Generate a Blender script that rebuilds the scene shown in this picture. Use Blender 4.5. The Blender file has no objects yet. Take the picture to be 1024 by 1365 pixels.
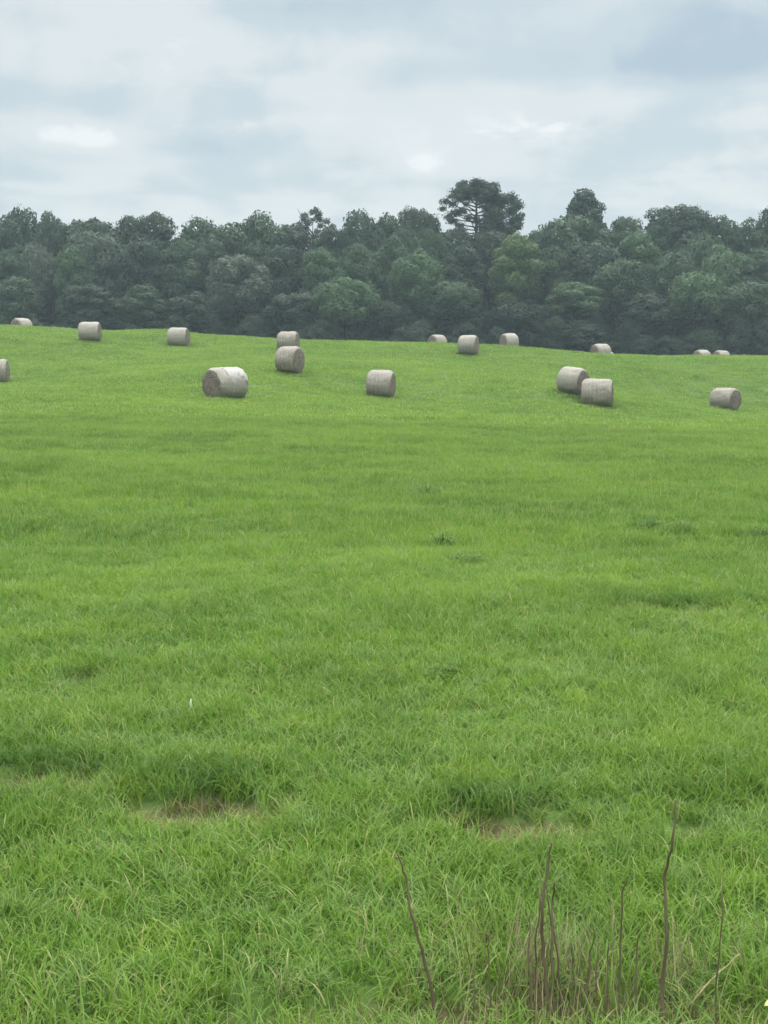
import bpy, math, random
import numpy as np
from mathutils import Vector

R = math.radians
# ------------------------------------------------------------------ camera
W, H, F = 1024.0, 1365.0, 1600.0          # photo frame and focal length in its pixels
HOR = 460.0                               # row of the level horizon
CAMH = 2.6
PITCH = math.atan((H/2 - HOR)/F)
scene = bpy.context.scene
cam_d = bpy.data.cameras.new('camera')
cam = bpy.data.objects.new('camera', cam_d)
scene.collection.objects.link(cam)
cam.location = (0, 0, CAMH)
cam.rotation_euler = (math.pi/2 - PITCH, 0, 0)
cam_d.sensor_fit = 'VERTICAL'
cam_d.sensor_height = 36.0
cam_d.lens = 36.0*F/H
cam_d.clip_start = 0.05
cam_d.clip_end = 5000
scene.camera = cam

# ------------------------------------------------------------------ light
SUN_EL, SUN_AZ = R(58), R(25)             # azimuth from +Y towards +X
sun_d = bpy.data.lights.new('sun', 'SUN')
sun_d.energy = 1.5
sun_d.angle = R(25)
sun_d.color = (1.0, 0.97, 0.92)
sun = bpy.data.objects.new('sun', sun_d)
scene.collection.objects.link(sun)
sdir = Vector((math.sin(SUN_AZ)*math.cos(SUN_EL), math.cos(SUN_AZ)*math.cos(SUN_EL), math.sin(SUN_EL)))
sun.rotation_euler = sdir.to_track_quat('Z', 'Y').to_euler()
sun.location = (0, 0, 60)

scene.view_settings.view_transform = 'Standard'
scene.view_settings.look = 'None'
scene.view_settings.exposure = 0.45
scene.view_settings.gamma = 1.0
scene.view_settings.use_curve_mapping = False
scene.render.engine = 'CYCLES'
cy = scene.cycles
cy.max_bounces = 6
cy.diffuse_bounces = 3
cy.glossy_bounces = 2
cy.transmission_bounces = 3
cy.volume_bounces = 0
cy.caustics_reflective = False
cy.caustics_refractive = False


class NT:
    """small helper round a node tree"""
    def __init__(self, tree):
        self.t = tree
        self.l = tree.links

    def n(self, kind, **kw):
        nd = self.t.nodes.new(kind)
        for k, v in kw.items():
            setattr(nd, k, v)
        return nd

    def link(self, a, b):
        self.l.new(a, b)

    def sock(self, v, inp):
        if hasattr(v, 'is_output') or hasattr(v, 'links'):
            self.l.new(v, inp)
        else:
            inp.default_value = v

    def math(self, op, a, b=None, c=None, clamp=False):
        nd = self.n('ShaderNodeMath', operation=op, use_clamp=clamp)
        self.sock(a, nd.inputs[0])
        if b is not None:
            self.sock(b, nd.inputs[1])
        if c is not None:
            self.sock(c, nd.inputs[2])
        return nd.outputs[0]

    def mix(self, f, a, b, mode='MIX'):
        nd = self.n('ShaderNodeMix', data_type='RGBA', blend_type=mode)
        self.sock(f, nd.inputs[0])
        for v, i in ((a, 6), (b, 7)):
            if isinstance(v, tuple) and len(v) == 3:
                v = (*v, 1)
            self.sock(v, nd.inputs[i])
        return nd.outputs[2]

    def noise(self, vec, scale, detail=4, rough=0.55, dist=0.0):
        nd = self.n('ShaderNodeTexNoise')
        if vec is not None:
            self.l.new(vec, nd.inputs['Vector'])
        nd.inputs['Scale'].default_value = scale
        nd.inputs['Detail'].default_value = detail
        nd.inputs['Roughness'].default_value = rough
        nd.inputs['Distortion'].default_value = dist
        return nd.outputs[0]

    def ramp(self, v, lo, hi):
        nd = self.n('ShaderNodeMapRange', interpolation_type='SMOOTHSTEP')
        self.sock(v, nd.inputs[0])
        nd.inputs[1].default_value = lo
        nd.inputs[2].default_value = hi
        return nd.outputs[0]

    def scalevec(self, vec, s):
        nd = self.n('ShaderNodeMapping')
        self.l.new(vec, nd.inputs[0])
        nd.inputs['Scale'].default_value = s
        return nd.outputs[0]


# world: Nishita sky seen through a broken overcast deck, brighter overhead than at the horizon
world = bpy.data.worlds.new('World')
scene.world = world
world.use_nodes = True
w = NT(world.node_tree)
for nd in list(w.t.nodes):
    w.t.nodes.remove(nd)
out = w.n('ShaderNodeOutputWorld')
bg = w.n('ShaderNodeBackground')
bg.inputs[1].default_value = 0.1
sky = w.n('ShaderNodeTexSky', sky_type='NISHITA')
sky.sun_disc = False
sky.sun_elevation = SUN_EL
sky.sun_rotation = SUN_AZ
sky.air_density = 1.0
sky.dust_density = 3.0
tc = w.n('ShaderNodeTexCoord')
sep = w.n('ShaderNodeSeparateXYZ')
w.link(tc.outputs['Generated'], sep.inputs[0])
zc = w.math('MAXIMUM', sep.outputs[2], 0.0)
den = w.math('ADD', zc, 0.13)
pv = w.n('ShaderNodeCombineXYZ')
w.link(w.math('DIVIDE', sep.outputs[0], den), pv.inputs[0])
w.link(w.math('DIVIDE', sep.outputs[1], den), pv.inputs[1])
az = w.math('ARCTAN2', sep.outputs[0], sep.outputs[1])   # azimuth from +Y, radians


def blob(azd, eld, wa, we):
    """soft cloud feature standing in a given direction (degrees)"""
    a = w.math('DIVIDE', w.math('SUBTRACT', az, R(azd)), R(wa))
    e = w.math('DIVIDE', w.math('SUBTRACT', sep.outputs[2], math.sin(R(eld))), math.sin(R(we)))
    r2 = w.math('ADD', w.math('MULTIPLY', a, a), w.math('MULTIPLY', e, e))
    return w.math('EXPONENT', w.math('MULTIPLY', r2, -1.0))


n1 = w.noise(pv.outputs[0], 0.9, 3, 0.5, 0.4)
n2 = w.noise(pv.outputs[0], 2.3, 6, 0.55, 0.5)
n3 = w.noise(tc.outputs['Generated'], 14.0, 4, 0.5, 0.3)
dens = w.math('ADD', w.math('MULTIPLY', n1, 0.55), w.math('MULTIPLY', n2, 0.45))
dens = w.math('ADD', w.math('MULTIPLY', dens, 0.70), w.math('MULTIPLY', n3, 0.30))
val = w.ramp(dens, 0.35, 0.60)            # 0 grey-blue base of the deck, 1 bright
puff = w.noise(w.scalevec(tc.outputs['Generated'], (1, 1, 1.7)), 22.0, 6, 0.6, 0.2)
jit = w.math('ADD', w.math('MULTIPLY', w.math('SUBTRACT', w.ramp(puff, 0.42, 0.60), 0.5), 0.9), w.math('MULTIPLY', w.math('SUBTRACT', n2, 0.5), 1.2))
for azd, eld, wa, we, amp in(
        (15.5, 13.6, 9.0, 1.5, -0.62), (10.5, 12.2, 6.5, 0.8, -0.38), (5.5, 15.4, 5.0, 0.9, -0.5), (18.0, 11.9, 4.0, 0.5, -0.25), (-16.0, 10.8, 4.2, 0.7, -0.5),
        (-14.5, 8.3, 2.4, 0.45, -0.45), (-9.0, 8.9, 2.6, 0.6, -0.4), (-4.0, 14.9, 3.4, 0.8, -0.5), (2.5, 12.3, 6.0, 0.7, -0.3),
        (-13.8, 9.2, 1.6, 0.5, 0.75), (-6.6, 9.8, 2.4, 0.5, 0.7), (7.2, 9.6, 2.2, 0.6, 0.7), (2.0, 8.2, 0.8, 0.35, 0.6),
        (-9.0, 12.5, 6.0, 1.8, 0.25), (2.0, 10.0, 9.0, 2.5, 0.1), (14.0, 7.5, 7.0, 1.8, 0.25), (17.0, 9.8, 4.0, 0.5, 0.25)):
    b = blob(azd, eld, wa, we)
    b = w.math('MULTIPLY', b, w.math('ADD', jit if amp > 0 else w.math('MULTIPLY', w.math('SUBTRACT', n2, 0.5), 0.8), 1.0))
    val = w.math('ADD', val, w.math('MULTIPLY', b, amp))
val = w.math('MINIMUM', w.math('MAXIMUM', val, -0.6), 1.6)
lowc = w.mix(w.ramp(val, -0.55, 0.2), (3.25, 4.1, 4.8), (4.25, 5.0, 5.4))
lowc = w.mix(w.ramp(val, 0.15, 1.0), lowc, (5.45, 5.9, 6.05))
lowc = w.mix(w.ramp(val, 1.0, 1.5), lowc, (6.5, 6.75, 6.8))
zen = w.ramp(zc, 0.30, 0.85)
high = w.mix(w.ramp(val, 0, 1), (23.0, 24.0, 25.0), (31.0, 31.5, 31.5))
cloud = w.mix(zen, lowc, high)
skyc = w.mix(0.93, sky.outputs[0], cloud)
w.link(skyc, bg.inputs[0])
w.link(bg.outputs[0], out.inputs[0])

# ------------------------------------------------------------------ helpers
rng = np.random.default_rng(7)
rnd = random.Random(7)
col = scene.collection


def ray(px, py):
    fx = (px - W/2)/F
    fy = (H/2 - py)/F
    cp, sp = math.cos(PITCH), math.sin(PITCH)
    return np.array([fx, cp + fy*sp, -sp + fy*cp])       # depth-1 ray


def at(px, py, depth):
    return np.array([0, 0, CAMH]) + ray(px, py)*depth


def row_of(y, z):
    cp, sp = math.cos(PITCH), math.sin(PITCH)
    zr = z - CAMH
    return H/2 - F*(y*sp + zr*cp)/(y*cp - zr*sp)


def tag(o, label=None, cat=None, group=None, kind=None):
    if label: o['label'] = label
    if cat: o['category'] = cat
    if group: o['group'] = group
    if kind: o['kind'] = kind
    return o


def empty(name, loc, rz=0.0):
    o = bpy.data.objects.new(name, None)
    o.location = tuple(float(v) for v in loc)
    o.rotation_euler = (0, 0, rz)
    o.empty_display_size = 0.3
    col.objects.link(o)
    return o


def mesh_np(name, verts, faces, mat=None, attrs=None, smooth=False):
    """faces: an (n,k) int array, or a list of such arrays"""
    me = bpy.data.meshes.new(name)
    verts = np.asarray(verts, dtype=np.float32)
    fl = faces if isinstance(faces, list) else [faces]
    fl = [np.asarray(f, dtype=np.int32) for f in fl if len(f)]
    me.vertices.add(len(verts))
    me.vertices.foreach_set('co', verts.ravel())
    nl = sum(f.size for f in fl)
    npoly = sum(len(f) for f in fl)
    me.loops.add(nl)
    me.loops.foreach_set('vertex_index', np.concatenate([f.ravel() for f in fl]))
    me.polygons.add(npoly)
    tot = np.concatenate([np.full(len(f), f.shape[1], dtype=np.int32) for f in fl])
    start = np.concatenate([[0], np.cumsum(tot)[:-1]]).astype(np.int32)
    me.polygons.foreach_set('loop_start', start)
    me.polygons.foreach_set('loop_total', tot)
    if smooth:
        me.polygons.foreach_set('use_smooth', np.ones(npoly, dtype=bool))
    for k, a in (attrs or {}).items():
        at_ = me.attributes.new(k, 'FLOAT', 'POINT')
        at_.data.foreach_set('value', np.asarray(a, dtype=np.float32))
    me.update(calc_edges=True)
    me.validate()
    if mat:
        me.materials.append(mat)
    return me


def link(name, me, parent=None, loc=None):
    o = bpy.data.objects.new(name, me)
    col.objects.link(o)
    if parent: o.parent = parent
    if loc is not None: o.location = tuple(float(v) for v in loc)
    return o


def vnoise(x, y, seed=0):
    """2-D value noise, -1..1"""
    xi = np.floor(x).astype(np.int64); yi = np.floor(y).astype(np.int64)
    fx = x - xi; fy = y - yi
    fx = fx*fx*(3 - 2*fx); fy = fy*fy*(3 - 2*fy)

    def h(a, b):
        n = (a*374761393 + b*668265263 + seed*974711) & 0x7fffffff
        n = ((n ^ (n >> 13))*1274126177) & 0x7fffffff
        return ((n ^ (n >> 16)) & 0xffff)/32767.5 - 1.0
    return (h(xi, yi)*(1-fx)*(1-fy) + h(xi+1, yi)*fx*(1-fy)
            + h(xi, yi+1)*(1-fx)*fy + h(xi+1, yi+1)*fx*fy)


# ------------------------------------------------------------------ terrain
BD = 1.55   # bale diameter
# x left, x right, top row, base row, full height px, (degrees the axis is swung; + shows the right end)
BALES = [
    dict(x0=15, x1=44, base=445.5, h=22.5, yaw=-42, label='hay bale half sunk behind the crest, farthest left of all along the tree line'),
    dict(x0=105, x1=136, base=453.5, h=27.0, yaw=14, label='pale grey bale just below the crest, second from the left on the skyline'),
    dict(x0=223, x1=254, base=461.5, h=26.5, yaw=18, label='bale just below the crest above and left of the torn-wrap bale'),
    dict(x0=-28, x1=13, base=511.0, h=35.0, yaw=11, label='bale cut off by the left edge of the photo'),
    dict(x0=269, x1=332, base=529.5, h=44.5, yaw=-40, label='largest nearest bale with torn whitish net wrap over its shoulder and its left end showing'),
    dict(x0=369, x1=400, base=468.0, h=27.0, yaw=16, label='bale partly hidden behind another bale, upper one of the pair left of centre'),
    dict(x0=366, x1=407, base=496.0, h=37.0, yaw=29, label='bale with its right end showing, in front of another bale left of centre'),
    dict(x0=487, x1=527, base=529.0, h=38.0, yaw=14, tilt=3.0, label='lone bale standing nearest the middle of the photo, leaning slightly to the right'),
    dict(x0=570, x1=596, base=470.0, h=23.5, yaw=-38, label='low half-hidden bale behind the crest, just left of the bale under the open pine'),
    dict(x0=610, x1=639, base=473.0, h=26.5, yaw=17, label='upright-looking bale on the crest below the tall open pine, between two half-hidden bales'),
    dict(x0=665, x1=692, base=468.5, h=24.0, yaw=-30, label='bale right of the one under the open pine, its foot hidden by the crest'),
    dict(x0=740, x1=784, base=522.5, h=37.0, yaw=30, tilt=5.0, label='bale tilted down to the right, the rear one of the close pair right of centre'),
    dict(x0=775, x1=817, base=542.5, h=38.0, yaw=5, label='bale seen square on, the front one of the close pair right of centre'),
    dict(x0=786, x1=815, base=480.0, h=23.5, yaw=-34, label='whitish bale rising behind the crest below the pyramid-shaped dark tree'),
    dict(x0=924, x1=947, base=487.0, h=21.5, yaw=-38, label='half-hidden bale behind the right crest, left one of the touching-looking two'),
    dict(x0=950, x1=972, base=487.5, h=21.5, yaw=-36, label='half-hidden bale behind the right crest, right one of the touching-looking two'),
    dict(x0=945, x1=988, base=546.0, h=30.5, yaw=36, label='bright bale alone near the right edge of the field, its right end browner'),
    dict(x0=800, x1=818, base=487.0, h=19.5, yaw=-20, label='bale almost wholly behind the crest, only a white tip beside a larger whitish bale'),
]
ctrl = []
for b in BALES:
    d = F*BD/b['h']
    p = at((b['x0']+b['x1'])/2, b['base'], d)
    b['p'] = p
    ctrl.append(p)
CREST = [(-400, 430), (-200, 432), (0, 434), (60, 436.5), (100, 438.5), (140, 440.5), (180, 439), (225, 438.5), (260, 443), (320, 448), (380, 451.5),
         (480, 455.5), (600, 458.5), (700, 463), (760, 467), (830, 470.5), (930, 473), (1024, 474.5), (1250, 477), (1500, 479)]


def crest_d(px):
    return np.interp(px, [-400, 0, 300, 560, 840, 930, 1024, 1500], [103, 103, 101, 98.5, 98.5, 105, 107, 110])


near = []
for d in (-30, 0, 3, 8, 15, 24, 34, 44):
    for u in (-0.6, -0.35, 0, 0.35, 0.6):
        X = u*max(d, 12)
        near.append((X, d, -0.022*X*min(1, max(d, 0)/30)))
far = []
for X in (-130, -70, -35, 0, 35, 70, 130):
    for d in (140, 160, 190):
        far.append((X, d, 1.2 - 0.012*X))
side = []
for d in (60, 85):
    side += [(-60, d, 1.2 + (d-60)*0.07), (60, d, -2.6 + (d-60)*0.03)]
CREST = [(a_, b_ + 1.5) for a_, b_ in CREST]      # the sward itself stands 1.5 px above the soil
crest_rows = {px: r for px, r in CREST}


def tps(P, Q):
    r2 = (P[:, None, 0]-Q[None, :, 0])**2 + (P[:, None, 1]-Q[None, :, 1])**2
    return 0.5*r2*np.log(r2 + 1e-9)


def fit(pts, lam=1.5):
    P = np.array(pts, dtype=float)
    n = len(P)
    A = np.zeros((n+3, n+3))
    A[:n, :n] = tps(P, P) + lam*np.eye(n)
    A[:n, n] = 1; A[:n, n+1:n+3] = P[:, :2]
    A[n:, :n] = A[:n, n:].T
    b = np.zeros(n+3); b[:n] = P[:, 2]
    s = np.linalg.solve(A, b)
    return P, s


def evalf(model, X, Y):
    P, s = model
    X = np.asarray(X, float).ravel(); Y = np.asarray(Y, float).ravel()
    outz = np.empty(len(X))
    n = len(P)
    for i in range(0, len(X), 20000):
        q = np.stack([X[i:i+20000], Y[i:i+20000]], 1)
        outz[i:i+20000] = tps(q, P) @ s[:n] + s[n] + q @ s[n+1:n+3]
    return outz


adj = {px: 0.0 for px in crest_rows}
for it in range(8):
    cp_ = []
    for px, rw in CREST:
        dc = crest_d(px)
        p = at(px, rw + adj[px], dc)
        cp_.append(p)
        q = p.copy(); q[1] += 16; q[2] -= 1.8 if px < 500 else 1.3
        if not any(abs(q[0]-b['p'][0]) < 4 and abs(q[1]-b['p'][1]) < 14 for b in BALES):
            cp_.append(q)
    TER = fit(ctrl + near + far + side + cp_)
    for px, rw in CREST:
        ys = np.linspace(30, 135, 300)
        r0 = ray(px, HOR)
        xs = r0[0]/r0[1]*ys
        rows = row_of(ys, evalf(TER, xs, ys))
        adj[px] += 0.8*(rw - rows.min())


def base_z(X, Y):
    X = np.asarray(X, float); Y = np.asarray(Y, float)
    sh = X.shape
    Xc = np.clip(X, -150, 150).ravel(); Yc = np.clip(Y, -40, 200).ravel()
    z = evalf(TER, Xc, Yc)
    dd = np.hypot(X.ravel()-0, Y.ravel()-80)
    wgt = np.clip((260-dd)/110, 0, 1)
    return (z*wgt).reshape(sh)


def march(px, py):
    r = ray(px, py)
    ts = np.concatenate([np.linspace(2, 30, 1500), np.linspace(30, 140, 1500)])
    P = np.array([0, 0, CAMH])[None] + r[None]*ts[:, None]
    hit = np.where(P[:, 2] < base_z(P[:, 0], P[:, 1]))[0]
    i = hit[0] if len(hit) else len(ts)-1
    return P[i]


# bare / hollow spots: pixel centre, half width m, half depth m, tall grass with painted shade behind?
# last number: how much tall grass with painted shade stands behind; the sixth how bare
SPOTS = [(272, 1090, 0.40, 0.24, 1.0), (676, 1114, 0.42, 0.18, 1.0), (20, 1050, 0.5, 0.2, 1.0),
         (905, 815, 0.75, 0.22, 1.0), (118, 905, 0.2, 0.15, 0.3), (760, 1366, 0.8, 0.10, 0.0), (400, 1372, 0.5, 0.05, 0.0), (905, 1118, 0.14, 0.07, 0.3)]
spots = [(march(a, b), sx, sy, k) for a, b, sx, sy, k in SPOTS]


def bare(X, Y):
    v = np.zeros_like(X)
    for i_, (p, sx, sy, k) in enumerate(spots):
        r = np.hypot((X-p[0])/sx, (Y-p[1])/sy) + (0.35 if i_ == 3 else 0.0) + 0.45*vnoise(X*6, Y*6, 5) + 0.3*vnoise(X*17, Y*17, 6)
        v = np.maximum(v, np.clip(1.35 - r, 0, 1))
    return v


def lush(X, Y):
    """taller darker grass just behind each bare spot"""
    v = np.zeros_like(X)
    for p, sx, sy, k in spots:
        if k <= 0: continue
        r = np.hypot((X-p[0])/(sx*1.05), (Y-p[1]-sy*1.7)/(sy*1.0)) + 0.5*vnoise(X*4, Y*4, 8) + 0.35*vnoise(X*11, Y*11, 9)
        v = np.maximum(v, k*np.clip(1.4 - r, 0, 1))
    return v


def ter(X, Y):
    X = np.asarray(X, float); Y = np.asarray(Y, float)
    z = base_z(X, Y)
    a = np.clip((Y + 5)/10, 0, 1)
    z = z + a*(0.05*vnoise(X/2.2, Y/2.2, 1) + 0.02*vnoise(X/0.7, Y/0.7, 2) + 0.10*vnoise(X/9, Y/7, 3))
    z = z - 0.12*bare(X, Y)
    return z


def material(name):
    m = bpy.data.materials.new(name)
    m.use_nodes = True
    t = NT(m.node_tree)
    for nd in list(t.t.nodes):
        t.t.nodes.remove(nd)
    o = t.n('ShaderNodeOutputMaterial')
    return m, t, o


def principled(t, o, colr, rough=0.8, spec=0.3):
    p = t.n('ShaderNodeBsdfPrincipled')
    t.sock(colr if not isinstance(colr, tuple) else (*colr, 1), p.inputs['Base Color'])
    t.sock(rough, p.inputs['Roughness'])
    p.inputs['Specular IOR Level'].default_value = spec
    t.link(p.outputs[0], o.inputs[0])
    return p


# ground material: soil and thatch, greener where sward is closed
gm, t, o = material('ground')
geo = t.n('ShaderNodeNewGeometry')
pos = geo.outputs['Position']
ba = t.n('ShaderNodeAttribute', attribute_name='bare').outputs['Fac']
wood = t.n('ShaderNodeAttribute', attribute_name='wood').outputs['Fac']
a = t.noise(pos, 26, 5, 0.65)
b = t.noise(pos, 1.3, 4, 0.6)
c_s = t.mix(a, (0.035, 0.031, 0.015), (0.17, 0.155, 0.075))
c_g = t.mix(t.math('MULTIPLY', a, b), (0.045, 0.085, 0.018), (0.15, 0.23, 0.06))
c = t.mix(t.ramp(ba, 0.1, 0.6), c_g, c_s)
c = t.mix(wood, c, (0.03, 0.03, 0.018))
p = principled(t, o, c, 0.95, 0.1)
bmp = t.n('ShaderNodeBump')
bmp.inputs['Strength'].default_value = 0.7
bmp.inputs['Distance'].default_value = 0.03
t.link(a, bmp.inputs['Height'])
t.link(bmp.outputs[0], p.inputs['Normal'])


def lines(*segs):
    v = []
    for a_, b_, s_ in segs:
        v += list(np.arange(a_, b_, s_))
    return np.array(sorted(set(np.round(v + [segs[-1][1]], 4))))


ys = lines((-700, -60, 80), (-60, 2, 6), (2, 14, 0.1), (14, 34, 0.4), (34, 130, 1.0), (130, 210, 4), (210, 800, 60))
xp = lines((0, 5, 0.12), (5, 14, 0.4), (14, 50, 1.0), (50, 160, 5), (160, 760, 60))
xs = np.concatenate([-xp[::-1][:-1], xp])
GX, GY = np.meshgrid(xs, ys)
GZ = ter(GX, GY)
nx, ny = len(xs), len(ys)
idx = np.arange(nx*ny).reshape(ny, nx)
q = np.stack([idx[:-1, :-1], idx[:-1, 1:], idx[1:, 1:], idx[1:, :-1]], -1).reshape(-1, 4)
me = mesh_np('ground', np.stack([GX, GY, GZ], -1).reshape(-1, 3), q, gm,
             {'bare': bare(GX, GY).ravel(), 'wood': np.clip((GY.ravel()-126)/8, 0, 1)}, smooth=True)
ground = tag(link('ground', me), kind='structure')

# ------------------------------------------------------------------ grass


def blade_tuft(seed, n, rad, hmin, hmax, wid, segs=3, lean=0.5, droop=0.6):
    r = np.random.default_rng(seed)
    V, Q, T, RN, TT = [], [], [], [], []
    for i in range(n):
        a_ = r.uniform(0, 2*math.pi); rr = rad*math.sqrt(r.uniform())
        bx, by = rr*math.cos(a_), rr*math.sin(a_)
        h = r.uniform(hmin, hmax)
        d_ = r.uniform(0, 2*math.pi)
        dx, dy = math.cos(d_), math.sin(d_)
        ln = abs(r.normal(0, lean)) + 0.08
        dr = r.uniform(0.1, droop)
        tw = r.uniform(0, 2*math.pi) if r.uniform() < 0.4 else d_ + math.pi/2 + r.normal(0, 0.4)
        wx, wy = math.cos(tw), math.sin(tw)
        w0 = wid*r.uniform(0.6, 1.25)
        rn = r.uniform()
        b0 = len(V)
        ang = ln*0.4
        x = y = 0.0; z = -0.01
        sl = h/segs
        for s in range(segs+1):
            tt = s/segs
            ww = w0*(1-tt**1.6)*0.5 + 0.0001
            if s == segs:
                V.append((bx+dx*x, by+dy*x, z)); RN.append(rn); TT.append(tt)
            else:
                V.append((bx+dx*x-wx*ww, by+dy*x-wy*ww, z)); V.append((bx+dx*x+wx*ww, by+dy*x+wy*ww, z))
                RN += [rn, rn]; TT += [tt, tt]
            ang += (ln*0.6 + dr)/segs*(0.5+tt)
            x += math.sin(ang)*sl; z += math.cos(ang)*sl
        for s in range(segs-1):
            k = b0+2*s
            Q.append((k, k+1, k+3, k+2))
        k = b0+2*(segs-1)
        T.append((k, k+1, k+2))
    return np.array(V), [np.array(Q), np.array(T)], {'rnd': RN, 'tip': TT}


def grass_material(name, tint=(1, 1, 1)):
    m, t, o = material(name)
    geo = t.n('ShaderNodeNewGeometry')
    pos = geo.outputs['Position']
    rn = t.n('ShaderNodeAttribute', attribute_name='rnd').outputs['Fac']
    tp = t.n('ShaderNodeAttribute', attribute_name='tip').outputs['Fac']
    dryi = t.n('ShaderNodeAttribute', attribute_name='dry', attribute_type='INSTANCER').outputs['Fac']
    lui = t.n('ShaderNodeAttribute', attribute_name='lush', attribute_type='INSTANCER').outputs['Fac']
    flat = t.scalevec(pos, (1, 1, 0))
    big = t.noise(flat, 0.11, 3, 0.55)
    mid = t.noise(flat, 0.65, 4, 0.6, 0.6)
    fine = t.noise(flat, 3.0, 3, 0.6)
    streak = t.noise(t.scalevec(pos, (0.12, 0.42, 0)), 1.0, 6, 0.65, 0.5)
    c = t.mix(t.ramp(mid, 0.34, 0.66), (0.085, 0.185, 0.022), (0.160, 0.290, 0.046))
    c = t.mix(t.math('MULTIPLY', t.ramp(big, 0.4, 0.66), 0.75), c, (0.210, 0.325, 0.060))
    c = t.mix(t.math('MULTIPLY', t.ramp(t.noise(t.scalevec(pos, (0.22, 0.5, 0)), 1.0, 3, 0.5, 0.8), 0.52, 0.66), 0.6), c, (0.235, 0.350, 0.055))
    c = t.mix(t.math('MULTIPLY', t.ramp(t.noise(t.scalevec(pos, (0.35, 0.6, 3)), 1.0, 3, 0.5, 0.8), 0.56, 0.68), 0.5), c, (0.085, 0.185, 0.050))
    c = t.mix(t.math('MULTIPLY', t.ramp(streak, 0.48, 0.64), 0.75), c, (0.068, 0.155, 0.026))
    c = t.mix(t.math('MULTIPLY', t.ramp(t.noise(flat, 1.7, 2, 0.5, 0.4), 0.54, 0.68), 0.6), c, (0.250, 0.360, 0.060))
    c = t.mix(t.math('MULTIPLY', t.ramp(t.noise(flat, 5.5, 3, 0.6, 0.3), 0.50, 0.68), 0.45), c, (0.070, 0.155, 0.022))
    c = t.mix(t.math('MULTIPLY', t.ramp(fine, 0.46, 0.64), 0.65), c, (0.175, 0.285, 0.105))
    # every blade its own hue; a few bluish, yellowish or straw
    c = t.mix(t.math('MULTIPLY', t.ramp(rn, 0.55, 0.75), 0.6), c, (0.20, 0.32, 0.07))
    c = t.mix(t.math('MULTIPLY', t.ramp(rn, 0.82, 0.86), 0.6), c, (0.10, 0.21, 0.085))
    c = t.mix(t.math('MULTIPLY', t.ramp(rn, 0.94, 0.96), 0.75), c, (0.40, 0.38, 0.18))
    c = t.mix(t.math('MULTIPLY', dryi, t.ramp(rn, 0.25, 0.45)), c, (0.33, 0.27, 0.14))
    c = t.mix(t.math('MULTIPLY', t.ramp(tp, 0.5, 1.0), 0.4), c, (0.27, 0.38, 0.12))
    c = t.mix(t.math('MULTIPLY', lui, 0.6), c, (0.050, 0.125, 0.024))  # darker green: shade painted in behind bare spots, random tone elsewhere
    c = t.mix(1.0, c, (1.0, 0.975, 0.88), "MULTIPLY")
    if tint != (1, 1, 1):
        c = t.mix(1.0, c, tint, 'MULTIPLY')
    p = t.n('ShaderNodeBsdfPrincipled')
    t.link(c, p.inputs['Base Color'])
    p.inputs['Roughness'].default_value = 0.6
    p.inputs['Specular IOR Level'].default_value = 0.18
    tr = t.n('ShaderNodeBsdfTranslucent')
    t.link(t.mix(1.0, c, (1.0, 1.15, 0.6), 'MULTIPLY'), tr.inputs[0])
    mx = t.n('ShaderNodeMixShader')
    mx.inputs[0].default_value = 0.38
    t.link(p.outputs[0], mx.inputs[1]); t.link(tr.outputs[0], mx.inputs[2])
    t.link(mx.outputs[0], o.inputs[0])
    return m


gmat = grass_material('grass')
gmat_far = grass_material('short_grass', (1.22, 1.14, 1.2))     # shorter, paler sward up the slope


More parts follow.
